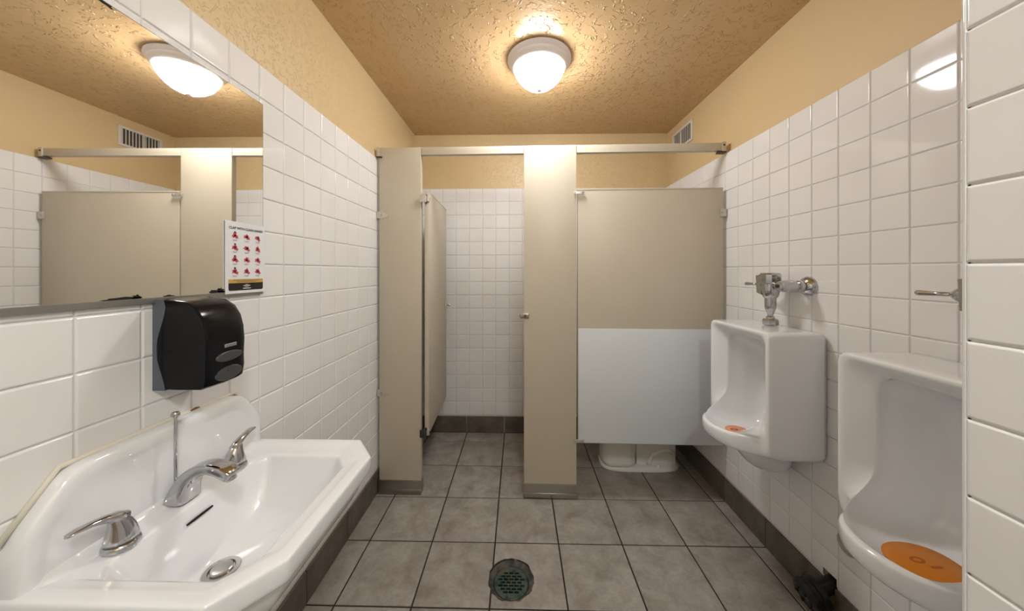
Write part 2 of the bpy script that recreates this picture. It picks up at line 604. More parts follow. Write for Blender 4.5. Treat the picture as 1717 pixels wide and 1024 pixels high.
# straps that tie it to the tiled wall
for z in (1.650, 0.595):
    o = box('wall_bracket', -hw - 0.014, -hw + 0.022, -0.004, TK + 0.010, z - 0.020, z + 0.020, 'clip', t, 0.002)
    prof = [(0, -0.02), (0.03, -0.012), (0.032, 0.0), (0, 0.02)]
    tri = [[(-hw + 0.022 + a, -0.004 + dy, z + c) for a, c in prof] for dy in (0, 0.004)]
    link('bracket_tongue', loft_me('bracket_tongue', tri), 'clip', o)
    lathe('screw', [(0.005, 0), (0.004, 0.003), (0, 0.0035)], (-hw + 0.014, -0.004, z), (0, -1, 0), 'steel', o, 12)
o = box('rail_bracket', -hw - 0.014, -hw + 0.004, -0.006, 0.0, 1.995, 2.052, 'clip', t, 0.002)
box('bracket_hook', -hw - 0.014, -hw + 0.018, -0.012, 0.0, 1.988, 1.996, 'dark_metal', o, 0.001)

t, hw = pilaster('wide beige pilaster between the open door and the fixed panel', 0.031, 0.335)
o = box('latch_keeper', -hw - 0.022, -hw + 0.030, -0.010, 0.0, 1.042, 1.072, 'chrome_worn', t, 0.004)
box('keeper_slot', -hw + 0.002, -hw + 0.012, -0.0115, -0.0095, 1.048, 1.066, 'dark_metal', o, 0.0005)
lathe('keeper_bumper', [(0.012, 0), (0.012, 0.018), (0.008, 0.022), (0, 0.023)], (-hw - 0.016, -0.004, 1.057), (0, 1, 0), 'chrome_worn', o, 16)

# head rail over the openings
t = thing('head_rail', 'beige rail joining the tops of the stall pilasters', 'rail', pline(0.178), PRZ)
for a, b in ((-0.575 - 0.178, 0.029 - 0.178), (0.337 - 0.178, 1.176 - 0.178)):
    r_ = box('rail', a, b, 0.002, TK + 0.004, 2.004, 2.050, 'beige', t, 0.003)
    box('rail_lip', a, b, -0.001, 0.004, 2.004, 2.010, 'beige', r_, 0.001)
o = box('rail_bracket', 1.158 - 0.178, 1.180 - 0.178, -0.004, TK + 0.008, 2.000, 2.054, 'clip', t, 0.002)
box('bracket_hook', 1.136 - 0.178, 1.180 - 0.178, -0.006, TK, 1.990, 2.0, 'dark_metal', o, 0.002)
lathe('screw', [(0.006, 0), (0.005, 0.003), (0, 0.004)], (1.168 - 0.178, -0.004, 2.035), (0, -1, 0), 'dark_metal', o, 12)

# fixed panel
uc = 0.753
t = thing('stall_partition', 'wide beige fixed stall panel with a white board on its lower half', 'stall panel', pline(uc), PRZ)
box('panel', 0.342 - uc, 1.164 - uc, 0.0, TK, 0.322, 1.790, 'beige', t, 0.003)
box('panel_cap', 0.342 - uc, 1.164 - uc, -0.0015, TK + 0.0015, 1.786, 1.7935, 'beige', t, 0.001)
tag(box('splash_board', 0.346 - uc, 1.160 - uc, -0.005, -0.0005, 0.328, 0.985, 'white_board', t, 0.001), 'white splash board')
for z in (1.650, 0.62):
    o = box('wall_bracket', 1.146 - uc, 1.180 - uc, -0.008, TK + 0.008, z - 0.022, z + 0.022, 'clip', t, 0.003)
    lathe('screw', [(0.005, 0), (0.004, 0.003), (0, 0.0035)], (1.154 - uc, -0.008, z), (0, -1, 0), 'steel', o, 12)
for z in (1.770, 0.338):
    o = box('panel_clip', 0.318 - uc, 0.378 - uc, -0.012, -0.0052, z - 0.009, z + 0.009, 'clip', t, 0.002)
    for dx in (0.326, 0.368):
        lathe('screw', [(0.004, 0), (0.003, 0.002), (0, 0.003)], (dx - uc, -0.012, z), (0, -1, 0), 'steel', o, 10)

# open door, swung into the stall
t = thing('stall_door', 'beige stall door standing open against the stall interior', 'door', (-0.556, 1.903, 0), math.radians(92.4))
DW = 0.57
box('panel', 0.0, DW, -0.022, 0.004, 0.345, 1.790, 'beige', t, 0.004)
box('panel_cap', 0.0, DW, -0.0235, 0.0055, 1.786, 1.7935, 'beige', t, 0.001)
for z in (1.745, 0.362):
    o = box('hinge', -0.014, 0.008, -0.026, 0.008, z - 0.016, z + 0.016, 'clip', t, 0.003)
    lathe('pin', [(0.007, -0.026), (0.007, 0.026)], (-0.010, -0.006, z), (0, 0, 1), 'dark_metal', o, 14)
    box('leaf', -0.026, -0.022, -0.012, 0.026, z - 0.022, z + 0.022, 'clip' if z > 1 else 'dark_metal', o, 0.001)
    box('strap', -0.008, -0.004, -0.030, 0.0, z - 0.007, z + 0.007, 'chrome_worn', o, 0.001)
o = box('slide_latch', DW - 0.07, DW - 0.004, -0.032, -0.0222, 1.035, 1.085, 'beige', t, 0.003)
lathe('latch_knob', [(0.006, 0), (0.006, 0.012), (0.010, 0.016), (0.008, 0.022), (0, 0.023)], (DW - 0.03, -0.032, 1.06), (0, -1, 0), 'chrome_worn', o, 14)

# ================================================================= TOILET (behind the fixed panel, backed on the right wall)
def sup(cx, cy, hx, hy, z, n=40, e=2.4, back=None):
    L = []
    for j in range(n):
        a = 2 * PI * j / n
        c, s = math.cos(a), math.sin(a)
        x = hx * math.copysign(abs(c) ** (2 / e), c)
        y = hy * math.copysign(abs(s) ** (2 / e), s)
        L.append((cx + x, cy + y, z))
    return L
t = thing('toilet', 'white floor-mounted toilet behind the fixed stall panel', 'toilet', (0.82, 2.238, 0))
# local x: -0.26 is the front of the foot
loft('foot', [sup(0, 0, .262, .114, 0, e=3.4), sup(0, 0, .262, .114, .016, e=3.4), sup(0, 0, .255, .108, .022, e=3.4)], 'porcelain_warm', t, sharp=0.9)
def front_slice(x0, x1, hy, z):
    return sup((x0 + x1) / 2, 0, (x1 - x0) / 2, hy, z, e=3.2)
loft('pedestal', [front_slice(-.261, -.03, .112, .004), front_slice(-.258, -.03, .110, .05), front_slice(-.252, -.03, .106, .10), front_slice(-.250, -.03, .104, .15), front_slice(-.262, 0.0, .108, .22), front_slice(-.30, .06, .135, .28), front_slice(-.345, .12, .168, .34), front_slice(-.362, .16, .182, .385), front_slice(-.362, .16, .182, .398)], 'porcelain_warm', t, sub=1)
loft('rear_body', [front_slice(-.06, .244, .070, .018), front_slice(-.06, .244, .070, .18), front_slice(-.06, .25, .085, .26), front_slice(-.05, .26, .13, .36), front_slice(-.05, .26, .15, .398)], 'porcelain_warm', t, sub=1)
for s in (-1, 1):
    tube('trapway', [(.22, s * .060, .10), (.17, s * .062, .118), (.12, s * .062, .112), (.075, s * .062, .085), (.055, s * .062, .05), (.05, s * .06, .02)], [.014, .016, .017, .017, .016, .014], 'porcelain_warm', t)
    lathe('bolt_cap', [(.013, 0), (.013, .008), (.010, .016), (.004, .020), (0, .0205)], (.105, s * .090, .021), (0, 0, 1), 'porcelain', t, 18)
    box('web', -.03, .23, min(s * .05, s * .062), max(s * .05, s * .062), .018, .2, 'porcelain_warm', t, .002)
def ringz(x0, x1, hy, z): return sup((x0 + x1) / 2, 0, (x1 - x0) / 2, hy, z, e=2.3)
loft('seat', [ringz(-.37, .14, .186, .400), ringz(-.372, .14, .188, .410), ringz(-.366, .138, .184, .420)], 'porcelain', t, sharp=0.9)
loft('seat_lid', [ringz(-.37, .14, .186, .4205), ringz(-.372, .142, .188, .432), ringz(-.35, .13, .172, .440)], 'porcelain', t, sharp=0.9)
box('tank', .165, .352, -.215, .215, .400, .745, 'porcelain', t, .025, 4)
box('tank_lid', .155, .357, -.225, .225, .746, .775, 'porcelain', t, .010, 3)
tube('flush_lever', [(.163, .15, .69), (.150, .15, .69), (.148, .12, .688), (.148, .07, .68)], [.009, .008, .006, .007], 'chrome', t)

# ================================================================= URINALS
def rrect(a, z0, z1, rb, rt):
    """closed outline in (u, z): 14 bottom, 10 side, 14 top, 10 side"""
    pts = []
    def arc(cx, cz, r, a0, a1, n=5):
        return [(cx + r * math.cos(a0 + (a1 - a0) * i / n), cz + r * math.sin(a0 + (a1 - a0) * i / n)) for i in range(n + 1)]
    def seg(p, q, n):
        return [(p[0] + (q[0] - p[0]) * i / n, p[1] + (q[1] - p[1]) * i / n) for i in range(1, n)]
    c1 = arc(a - rb, z0 + rb, rb, -PI / 2, 0)
    c2 = arc(a - rt, z1 - rt, rt, 0, PI / 2)
    c3 = arc(-a + rt, z1 - rt, rt, PI / 2, PI)
    c4 = arc(-a + rb, z0 + rb, rb, PI, 1.5 * PI)
    pts += c1 + seg(c1[-1], c2[0], 9) + c2 + seg(c2[-1], c3[0], 8) + c3 + seg(c3[-1], c4[0], 9) + c4 + seg(c4[-1], c1[0], 18)
    return pts

def sm(x):
    x = min(1, max(0, x)); return x * x * (3 - 2 * x)

def make_urinal(label, yc, screen):
    t = thing('urinal', label, 'urinal', (XR, yc, 0))
    PF = 0.232
    def loop(a, z0, z1, rb, rt, p, ext, bw=0.13, taper=0.0, drop=0.0):
        L = []
        for u, z in rrect(a, z0, z1, rb, rt):
            s_ = sm((0.765 - z) / 0.105)
            e = ext * s_ * max(0.0, 1 - (u / bw) ** 2) ** 0.5 if ext else 0.0
            k = 1 - taper * min(1, max(0, (z - 0.66) / 0.36))
            L.append((-(p + e - drop * (1 - s_)), u * k, z))
        return L
    L = [loop(0.183, .578, 1.078, .03, .022, 0.001, 0),
         loop(0.185, .576, 1.080, .03, .022, 0.012, 0),
         loop(0.186, .577, 1.081, .032, .022, 0.10, 0),
         loop(0.187, .580, 1.081, .036, .022, 0.185, 0.02, .14),
         loop(0.187, .582, 1.081, .040, .022, PF - 0.026, .085, .138),
         loop(0.187, .587, 1.080, .042, .024, PF - 0.010, .112, .132),
         loop(0.186, .597, 1.079, .044, .026, PF - 0.004, .123, .130),
         loop(0.184, .620, 1.077, .044, .026, PF - 0.001, .126, .130),
         loop(0.180, .638, 1.074, .046, .028, PF + 0.000, .126, .130),
         loop(0.172, .648, 1.067, .046, .030, PF + 0.0015, .124, .128, 0, .001),
         loop(0.164, .653, 1.060, .046, .034, PF + 0.0015, .121, .127, .01, .007),
         loop(.142, .656, 1.045, .046, .038, PF + 0.001, .113, .127, .02, .026),
         loop(.126, .656, 1.034, .046, .042, PF + 0.000, .107, .126, .04, .040),
         loop(.123, .655, 1.031, .046, .043, PF - 0.001, .113, .127, .04, .043),
         loop(.122, .653, 1.0305, .046, .044, PF - 0.005, .110, .126, .04, .045),
         loop(.1225, .646, 1.032, .046, .046, PF - 0.012, .106, .125, .04, .048),
         loop(.122, .624, 1.035, .046, .050, PF - 0.034, .097, .123, .05, .044),
         loop(.112, .606, 1.012, .046, .056, PF - 0.080, .065, .118, .08, .02),
         loop(.100, .604, .992, .048, .060, .070, .03, .11, .08),
         loop(.070, .640, .950, .045, .05, .046, 0, .1)]
    loft('basin', L, 'porcelain', t, sub=1)
    # outlet bulge below
    loft('trap_housing', [sup(-.125, 0, .12, .090, .595, e=2.2), sup(-.12, 0, .115, .086, .555, e=2.2), sup(-.105, 0, .10, .076, .505, e=2.2), sup(-.088, 0, .078, .056, .468, e=2.1), sup(-.08, 0, .04, .028, .452, e=2)], 'porcelain', t, sub=1)
    return t
u1 = make_urinal('white wall-hung urinal beside the fixed stall panel', 1.433, None)
u2 = make_urinal('white wall-hung urinal next to the projecting tiled wall', 0.797, None)

def make_screen(label, loc, material, w, l):
    t = thing('urinal_screen', label, 'urinal screen', loc)
    base = loft('mat', [sup(0, 0, l, w, 0.0, e=2.2), sup(0, 0, l, w, .004, e=2.2), sup(0, 0, l * .96, w * .95, .006, e=2.2)], material, t, sharp=0.8)
    pm = 'orange_dark' if material == 'orange' else 'rust'
    def spot(cx, cy, rx, ry, name='print_mark', hole=0.55):
        n = 24
        V = [(cx + rx * k * math.cos(2 * PI * j / n), cy + ry * k * math.sin(2 * PI * j / n), .0064) for k in (1, hole) for j in range(n)]
        link(name, mesh(name, V, [(j, (j + 1) % n, n + (j + 1) % n, n + j) for j in range(n)]), pm, t)
    spot(-.012, .004, .016, .009)
    link('print_line', mesh('print_line', [(-.004, -.018, .0064), (.022, -.018, .0064), (.022, -.012, .0064), (-.004, -.012, .0064)], [(0, 1, 2, 3)]), pm, t)
    return t
make_screen('orange urinal screen lying in the urinal next to the projecting wall', (XR - .240, .768, .636), 'orange', .058, .072)
make_screen('salmon pink urinal screen lying in the urinal beside the stall', (XR - .225, 1.430, .616), 'salmon', .045, .045)

def make_valve(label, yc):
    """origin on the wall above the urinal's centre; local -x points into the room"""
    t = thing('flush_valve', label, 'flush valve', (XR, yc, 0), 0, 'flush valves over the urinals')
    P = -0.088
    lathe('spud_nut', [(.024, 1.083), (.0285, 1.085), (.0285, 1.104), (.025, 1.110), (.018, 1.112)], (P, 0, 0), (0, 0, 1), 'chrome', t, 8, 0.3)
    lathe('tailpipe', [(.015, 1.108), (.016, 1.118), (.0105, 1.123), (.0105, 1.128), (.013, 1.136), (.0195, 1.155), (.021, 1.163), (.021, 1.205)], (P, 0, 0), (0, 0, 1), 'chrome', t, 28)
    b = lathe('valve_body', [(.021, 1.200), (.027, 1.206), (.031, 1.222), (.034, 1.238), (.034, 1.262)], (P, 0, 0), (0, 0, 1), 'chrome', t, 32)
    lathe('cap', [(.037, 1.262), (.0385, 1.266), (.0385, 1.302), (.034, 1.309), (.012, 1.312), (0, 1.312)], (P, 0, 0), (0, 0, 1), 'chrome', b, 12, 0.35)
    # wedge-shaped handle mount on the far side
    mt = loft('handle_mount', [[(P + dx, y, z) for dx, z in q] for y, q in ((.012, [(-.030, 1.214), (.030, 1.214), (.036, 1.302), (-.036, 1.302)]), (.046, [(-.026, 1.222), (.026, 1.222), (.030, 1.298), (-.030, 1.298)]))], 'chrome', t, sharp=0.4)
    h = lathe('handle_socket', [(.022, .044), (.022, .054), (.018, .064), (.010, .076), (.007, .080)], (P, 0, 1.258), (0, 1, 0), 'chrome', t, 24)
    tube('handle', [(P, .076, 1.258), (P, .11, 1.258), (P, .142, 1.258), (P, .150, 1.258), (P, .154, 1.258)], [.0055, .0058, .0075, .0072, .004], 'chrome', h)
    # stop and supply
    tube('cross_pipe', [(P, -.02, 1.256), (P, -.05, 1.256), (P, -.085, 1.256)], [.018, .017, .018], 'chrome', t)
    s_ = lathe('stop_valve', [(.0, .128), (.016, .127), (.0165, .118), (.0215, .116), (.024, .106), (.024, .066), (.0215, .058), (.0175, .056), (.0175, .006)], (0, -.087, 1.256), (-1, 0, 0), 'chrome', t, 28)
    lathe('stop_screw', [(.008, .1275), (.008, .1305), (.0, .1305)], (0, -.087, 1.256), (-1, 0, 0), 'dark_metal', s_, 16)
    lathe('collar', [(.021, .028), (.023, .031), (.023, .046), (.021, .049)], (0, -.087, 1.256), (-1, 0, 0), 'chrome', t, 24)
    lathe('escutcheon', [(.040, 0.0), (.040, .004), (.037, .012), (.029, .021), (.018, .027)], (0, -.087, 1.256), (-1, 0, 0), 'chrome', t, 36)
    return t
make_valve('chrome flush valve with lever above the urinal beside the stall', 1.424)
make_valve('chrome flush valve with lever above the urinal next to the projecting wall', .758)

# capped black waste pipe poking out under the second urinal
t = thing('waste_pipe', 'black plastic waste pipe with a fat collar at the foot of the right wall', 'pipe', (XR, PIPE[0], 0))
zc = 0.088
lathe('stub', [(.026, -.06), (.026, .06)], (0, 0, zc + .035), (-.92, 0, -.38), 'black_pipe', t, 28)
c = lathe('collar', [(.034, .036), (.052, .040), (.055, .044), (.055, .060), (.049, .064), (.049, .078), (.053, .081), (.053, .098), (.046, .104), (.0, .106)], (0, 0, zc + .028), (-.92, 0, -.38), 'black_pipe', t, 32)
for k in range(6):
    a = 2 * PI * k / 6
    ax, uu, ww = frame((-.92, 0, -.38))
    p = Vector((0, 0, zc + .028)) + ax * .100 + (uu * math.cos(a) + ww * math.sin(a)) * .030
    lathe('lug', [(.007, 0), (.007, .008), (.004, .011), (0, .0112)], p, ax, 'black_pipe', c, 10)
# old chrome outlet left in the hole in the tiles
t = thing('wall_outlet', 'worn metal fitting recessed in the broken hole under the urinal', 'pipe fitting', (XR + .035, HOLE[0], HOLE[1]))
lathe('ring', [(.031, 0), (.031, .010), (.024, .012), (.020, .002), (0, .001)], (0, 0, 0), (-1, 0, 0), 'dark_metal', t, 24)

# ================================================================= SINK
CY = 0.752
def poly_round(pts, rad, n=4):
    L = []
    m_ = len(pts)
    for i in range(m_):
        p0, p, p1 = Vector(pts[i - 1]), Vector(pts[i]), Vector(pts[(i + 1) % m_])
        r = rad[i] if isinstance(rad, (list, tuple)) else rad
        a = p + (p0 - p).normalized() * min(r, (p0 - p).length * .45)
        b = p + (p1 - p).normalized() * min(r, (p1 - p).length * .45)
        for k in range(n + 1):
            s = k / n
            L.append((1 - s) ** 2 * a + 2 * s * (1 - s) * p + s * s * b)
    return L
def cham(x0, x1, h, cf, cb, z, rf=.012, rb=.006, cfx=None, oy=0.0):
    """wall at x0, front at x1, half length h; chamfer cf in front, cb at the wall side"""
    cx = cfx if cfx else cf * .82
    pts = [(x0, -h + cb), (x0 + cb, -h), (x1 - cx, -h), (x1, -h + cf), (x1, h - cf), (x1 - cx, h), (x0 + cb, h), (x0, h - cb)]
    return [(p.x, p.y + oy, z) for p in poly_round(pts, [rb, rb, rf, rf, rf, rf, rb, rb])]
def circ(cx, cy, r, z, n=40):
    # same count and order as cham (8 corners x 5 points), starting at the wall-side near corner
    a0 = math.radians(180 + 22)
    return [(cx + r * math.cos(a0 + 2 * PI * j / n), cy + r * math.sin(a0 + 2 * PI * j / n), z) for j in range(n)]
t = thing('sink', 'white wall-hung porcelain sink with chamfered corners and raised backsplash', 'sink', (XL, CY, 0))
# local x from the wall
D, HL = 0.420, 0.256
DX = 0.154
L = [cham(.03, .30, .15, .05, .03, .600),
     cham(.012, .36, .215, .07, .02, .650),
     cham(.004, .395, .238, .082, .004, .705),
     cham(.002, .400, .243, .085, .003, .730),
     cham(.001, .407, .247, .086, .003, .7355),
     cham(.001, .416, .253, .088, .002, .740),
     cham(.001, D, HL, .09, .002, .746),
     cham(.001, D, HL, .09, .002, .779, .005),
     cham(.001, D - .0008, HL - .0008, .0898, .002, .7835, .005),
     cham(.0015, D - .0035, HL - .0035, .089, .002, .7862, .005),
     cham(.002, D - .010, HL - .010, .087, .002, .7868, .006),
     cham(.003, D - .026, HL - .026, .082, .003, .7862, .008),
     cham(.006, D - .030, HL - .030, .081, .005, .7848, .008),
     cham(.012, D - .036, HL - .037, .079, .012, .7825, .008),
     cham(.050, D - .050, .204, .058, .030, .7805, .008, .012),
     cham(.080, D - .058, .194, .050, .030, .7790, .008, .012, None, -.016),
     cham(.086, D - .062, .190, .048, .030, .7765, .008, .012, None, -.016),
     cham(.089, D - .066, .187, .047, .030, .770, .010, .012, None, -.016),
     cham(.095, D - .076, .178, .046, .032, .735, .014, .015, None, -.016),
     cham(.101, D - .105, .152, .046, .036, .680, .03, .02, None, -.016),
     cham(.107, D - .150, .115, .045, .040, .640, .05, .04, None, -.016),
     circ(DX, -.019, .052, .6245),
     circ(DX, -.019, .034, .6205)]
loft('basin', L, 'porcelain', t, sub=1)
# raised back
def bs(ins, x, cove=0.0):
    pts = [(-.250 + ins, .765), (-.250 + ins, .868 - ins * .4), (-.180 + ins * .45, .957 - ins), (.180 - ins * .45, .957 - ins), (.250 - ins, .868 - ins * .4), (.250 - ins, .765)]
    return [(x, p.x, p.y) for p in poly_round(pts, [.001, .03, .03, .03, .03, .001], 4)]
bk = loft('backsplash', [bs(0, .0005), bs(0, .024), bs(.0015, .0285), bs(.005, .0315), bs(.010, .0330), bs(.018, .0335), bs(.026, .0325), bs(.032, .0310), bs(.038, .0302), bs(.06, .0300)], 'porcelain', t, sharp=0.95)
# cove between the deck and the back
prof = [(.026, .812)] + [(.026 + .032 * (1 - math.cos(a)), .812 - .0325 * math.sin(a)) for a in [PI / 2 * i / 7 for i in range(8)]] + [(.058, .772), (.02, .772)]
def cove_sec(y, k):
    return [(.024 + (x - .024) * k, y, .772 + (z - .772) * k) for x, z in prof]
loft('cove', [cove_sec(y, k) for y, k in ((-.252, .25), (-.246, .55), (-.234, .85), (-.215, 1), (.215, 1), (.234, .85), (.246, .55), (.252, .25))], 'porcelain', t, sharp=0.7)
# bead of caulk along the top
tube('caulk_bead', [(.003, -.252, .87), (.003, -.182, .9585), (.003, 0, .9595), (.003, .182, .9585), (.003, .252, .87)], [.005] * 5, 'caulk', t, 10)
o = tube('rust_mark', [(.0075, .052, .9615), (.0075, .064, .9625), (.0075, .074, .9615)], [.0015, .003, .0015], 'rust', t, 8)
# overflow slot, pop-up drain
sl = [(.1035, -.028 + .056 * i / 12, 0) for i in range(13)]
tube('overflow_slot', [(.0965, -.042, .7445), (.0967, -.027, .7445), (.0967, .003, .7445), (.0965, .018, .7445)], None, 'black_hole', t, 12, flat=[(.0022, .0022), (.0022, .0032), (.0022, .0032), (.0022, .0022)])
dr = lathe('drain_flange', [(.034, .6175), (.036, .6225), (.034, .6245), (.026, .6240), (.024, .6200), (.010, .6190), (0, .6190)], (DX, -.019, .002), (0, 0, 1), 'chrome_worn', t, 36)
lathe('stopper', [(.0195, .6195), (.0215, .6255), (.0200, .6285), (.012, .6292), (0, .6293)], (DX, -.019, .002), (0, 0, 1), 'chrome_worn', dr, 32)
# wall hanger bracket and waste under the bowl
tube('tailpiece', [(DX, -.012, .615), (DX, -.012, .50), (DX, -.012, .44), (DX - .03, -.012, .405), (DX - .06, -.012, .405), (DX - .085, -.012, .44), (DX - .11, -.012, .47), (.003, -.012, .47)], [.017] * 8, 'chrome_worn', t)

# faucet: spout, two lever handles and lift rod on the deck
t = thing('faucet', 'chrome two-lever faucet with arched spout on the sink deck', 'faucet', (XL + .058, CY - .014, .7805))
def spout_section(x, z, nx, nz, hw, hh):
    # centre (x, z), section normal to (nx, nz); up vector is (-nz, nx)
    Ls = []
    for j in range(20):
        a = 2 * PI * j / 20
        c, s = math.cos(a), math.sin(a)
        e = 4.2
        yy = hw * math.copysign(abs(c) ** (2 / e), c)
        uu = hh * math.copysign(abs(s) ** (2 / e), s)
        Ls.append((x - nz * uu, yy, z + nx * uu))
    return Ls
sp = [(-.004, -.001, .05, 1.0, .0300, .0270), (-.002, .012, .10, 1.0, .0280, .0245), (.006, .036, .38, .92, .0245, .0205), (.018, .057, .66, .75, .0220, .0170), (.036, .073, .86, .5, .0205, .0140), (.060, .081, .99, .1, .0195, .0120), (.084, .079, .96, -.28, .0190, .0115), (.106, .069, .88, -.48, .0190, .0125), (.118, .061, .85, -.53, .0190, .0130), (.121, .059, .85, -.53, .014, .009)]
loft('spout', [spout_section(*q) for q in sp], 'chrome', t, sub=1)
lathe('aerator', [(.010, 0), (.0105, .010), (.0105, .018), (.009, .020), (0, .020)], (.109, 0, .068), (.35, 0, -.94), 'chrome_worn', t, 20)
lathe('lift_rod', [(.0032, .0), (.0032, .196), (.004, .199), (.0078, .203), (.0085, .208), (.006, .212), (0, .213)], (-.006, -.012, 0), (0, 0, 1), 'chrome', t, 14)
for s in (-1, 1):
    yb = s * .126 + .002
    hb = lathe('handle_base', [(.0265, 0), (.0275, .003), (.0265, .008), (.0235, .011)], (.008, yb, 0), (0, 0, 1), 'chrome', t, 32)
    lathe('handle_gap', [(.0240, .0105), (.0240, .0135)], (.008, yb, 0), (0, 0, 1), 'dark_metal', hb, 28)
    hd = loft('lever', [sup(.008, yb, .0245, .0245, .0132, e=2), sup(.008, yb, .0235, .0240, .020, e=2), sup(.008, yb, .0190, .0205, .035, e=2), sup(.008, yb + s * .002, .0150, .0170, .047, e=2), sup(.008, yb + s * .005, .0125, .0145, .056, e=2), sup(.008, yb + s * .009, .0085, .0090, .063, e=2)], 'chrome', t)
    tube('lever_arm', [(.008, yb - s * .006, .052), (.008, yb + s * .008, .061), (.007, yb + s * .024, .069), (.005, yb + s * .042, .074), (.002, yb + s * .060, .0755), (.001, yb + s * .070, .0745), (.001, yb + s * .074, .0735)], None, 'chrome', hd, 14,
         flat=[(.010, .011), (.011, .0105), (.0095, .0075), (.0090, .0050), (.0095, .0040), (.0080, .0032), (.002, .001)])

# ================================================================= MIRROR, NOTICE, DISPENSER
MY0, MY1, MZ0, MZ1 = 0.428, 1.036, 1.256, 1.862
t = thing('mirror', 'frameless wall mirror with worn edges above the sink', 'mirror', (XL, (MY0 + MY1) / 2, MZ0))
hw_, hh_ = (MY1 - MY0) / 2, MZ1 - MZ0
box('glass', .001, .007, -hw_, hw_, 0, hh_, 'mirror', t, .0008, 1)
box('edge_backing', .0004, .0062, -hw_ - .0012, hw_ + .0012, -.001, hh_ + .0012, 'dark_metal', t)
box('bottom_rail', .0004, .0078, -hw_, hw_, -.013, .001, 'mirror_rail', t, .001, 1)
def blot(cy, cz, ry, rz, n=18):
    V = []
    for j in range(n):
        a = 2 * PI * j / n
        k = 1 + random.uniform(-.45, .35)
        V.append((.00715, cy + ry * k * math.cos(a), max(.0008, min(hh_ - .0008, cz + rz * k * math.sin(a)))))
    link('silver_loss', mesh('silver_loss', V, [tuple(range(n))]), 'black_hole', t)
for cy, cz, ry, rz in ((.135, .004, .016, .006), (.155, .006, .010, .008), (-.07, .002, .03, .0045), (-.045, .004, .008, .005), (.02, .002, .012, .003), (.165, .003, .02, .004), (-.10, hh_ - .003, .018, .004), (-.118, hh_ - .002, .008, .003)):
    blot(cy, cz, ry, rz)

PW, PH = .141, .212
t = thing('hand_washing_notice', 'white hand-washing notice with red hand icons at the mirror corner', 'sign', (XL + .0095, .968, 1.251), 0.0)
box('sheet', -.0012, .0014, -PW / 2, PW / 2, 0, PH, 'paper', t, .0004, 1)
XF = .0019
def flat_poly(name, pts, material, dx=0.0):
    return link(name, mesh(name, [(XF + dx, y, z) for y, z in pts], [tuple(range(len(pts)))]), material, t)
def rect(name, y0, y1, z0, z1, material, dx=0.0, r=0.0):
    pts = [(y0, z0), (y1, z0), (y1, z1), (y0, z1)]
    if r:
        pts = [tuple(p) for p in poly_round(pts, [r, r, .0002, .0002], 4)]
    return flat_poly(name, pts, material, dx)
rect('footer', -.062, .062, .009, .031, 'ink_black', 0, .006)
rect('gold_band', -.062, .062, .0312, .0425, 'ink_gold')
def text_part(name, body, y, z, size, material, dx=.0002, parent=None):
    cu = bpy.data.curves.new(name, 'FONT')
    cu.body = body
    cu.size = size
    cu.align_x = 'CENTER'
    cu.resolution_u = 2
    cu.offset = size * .03
    tmp = bpy.data.objects.new(name, cu)
    COL.objects.link(tmp)
    bpy.context.view_layer.update()
    me = bpy.data.meshes.new_from_object(tmp.evaluated_get(bpy.context.evaluated_depsgraph_get()))
    bpy.data.objects.remove(tmp)
    for v in me.vertices:
        v.co = Vector((XF + dx, y + v.co.x, z + v.co.y))
    me.materials.clear()
    return link(name, me, material, parent or t)
text_part('title', 'CLAP WITH CLEAN HANDS', 0, .190, .0098, 'ink_dark')
for i, (w, z) in enumerate(((.010, .0255), (.024, .0215), (.012, .0183), (.028, .0135))):
    rect('footer_line', -w / 2, w / 2, z, z + (.0022 if i % 2 else .0010), 'ink_white', .0003)
for w, z in ((.094, .0385), (.070, .0345)):
    rect('band_line', -w / 2, w / 2, z, z + .0011, 'ink_dark', .0003)
def icon(cy, cz, kind):
    e = random.Random(kind * 13 + 5)
    def hand(y, z, ang, sc, mtl):
        V = []
        n = 16
        for j in range(n):
            a = 2 * PI * j / n
            r = sc * (1 + .28 * math.cos(5 * a + kind))
            yy, zz = r * math.cos(a) * 1.35, r * math.sin(a) * .8
            V.append((y + yy * math.cos(ang) - zz * math.sin(ang), z + yy * math.sin(ang) + zz * math.cos(ang)))
        flat_poly('hand_icon', V, mtl, .0002 + .0001 * (mtl != 'ink_red'))
    hand(cy - .002, cz + .002, e.uniform(.2, 1.2), .0066, 'ink_red')
    hand(cy + .004, cz - .002, e.uniform(-1.2, -.2), .0060, 'ink_red')
    if kind % 3 == 0:
        rect('tap_icon', cy - .003, cy + .003, cz + .008, cz + .013, 'ink_dark', .0002)
    for q in range(2):
        w = .009 - .003 * q
        rect('caption_line', cy - w, cy + w, cz - .0125 - .0024 * q, cz - .0116 - .0024 * q, 'ink_grey', .0002)
k = 0
for r_ in range(4):
    for c_ in range(3):
        icon(-.041 + .041 * c_, .170 - .035 * r_, k)
        k += 1

# soap dispenser
t = thing('soap_dispenser', 'glossy black soap dispenser with grey back plate above the sink', 'soap dispenser', (XL, .779, 1.042))
HW, HH, DP = .0555, .210, .1255
# back plate with wavy front edge
def plate(y, k):
    pts = [(.0005, .0)]
    for i in range(13):
        z = HH * i / 12
        pts.append((.020 + .011 * math.cos(2 * PI * i / 12 * 0.98 + .4) * (1 if i < 12 else .6), z))
    pts.append((.0005, HH))
    return [(x, y, z) for x, z in pts]
loft('back_plate', [plate(-HW, 0), plate(HW, 0)], 'grey_plastic', t, sharp=0.7)
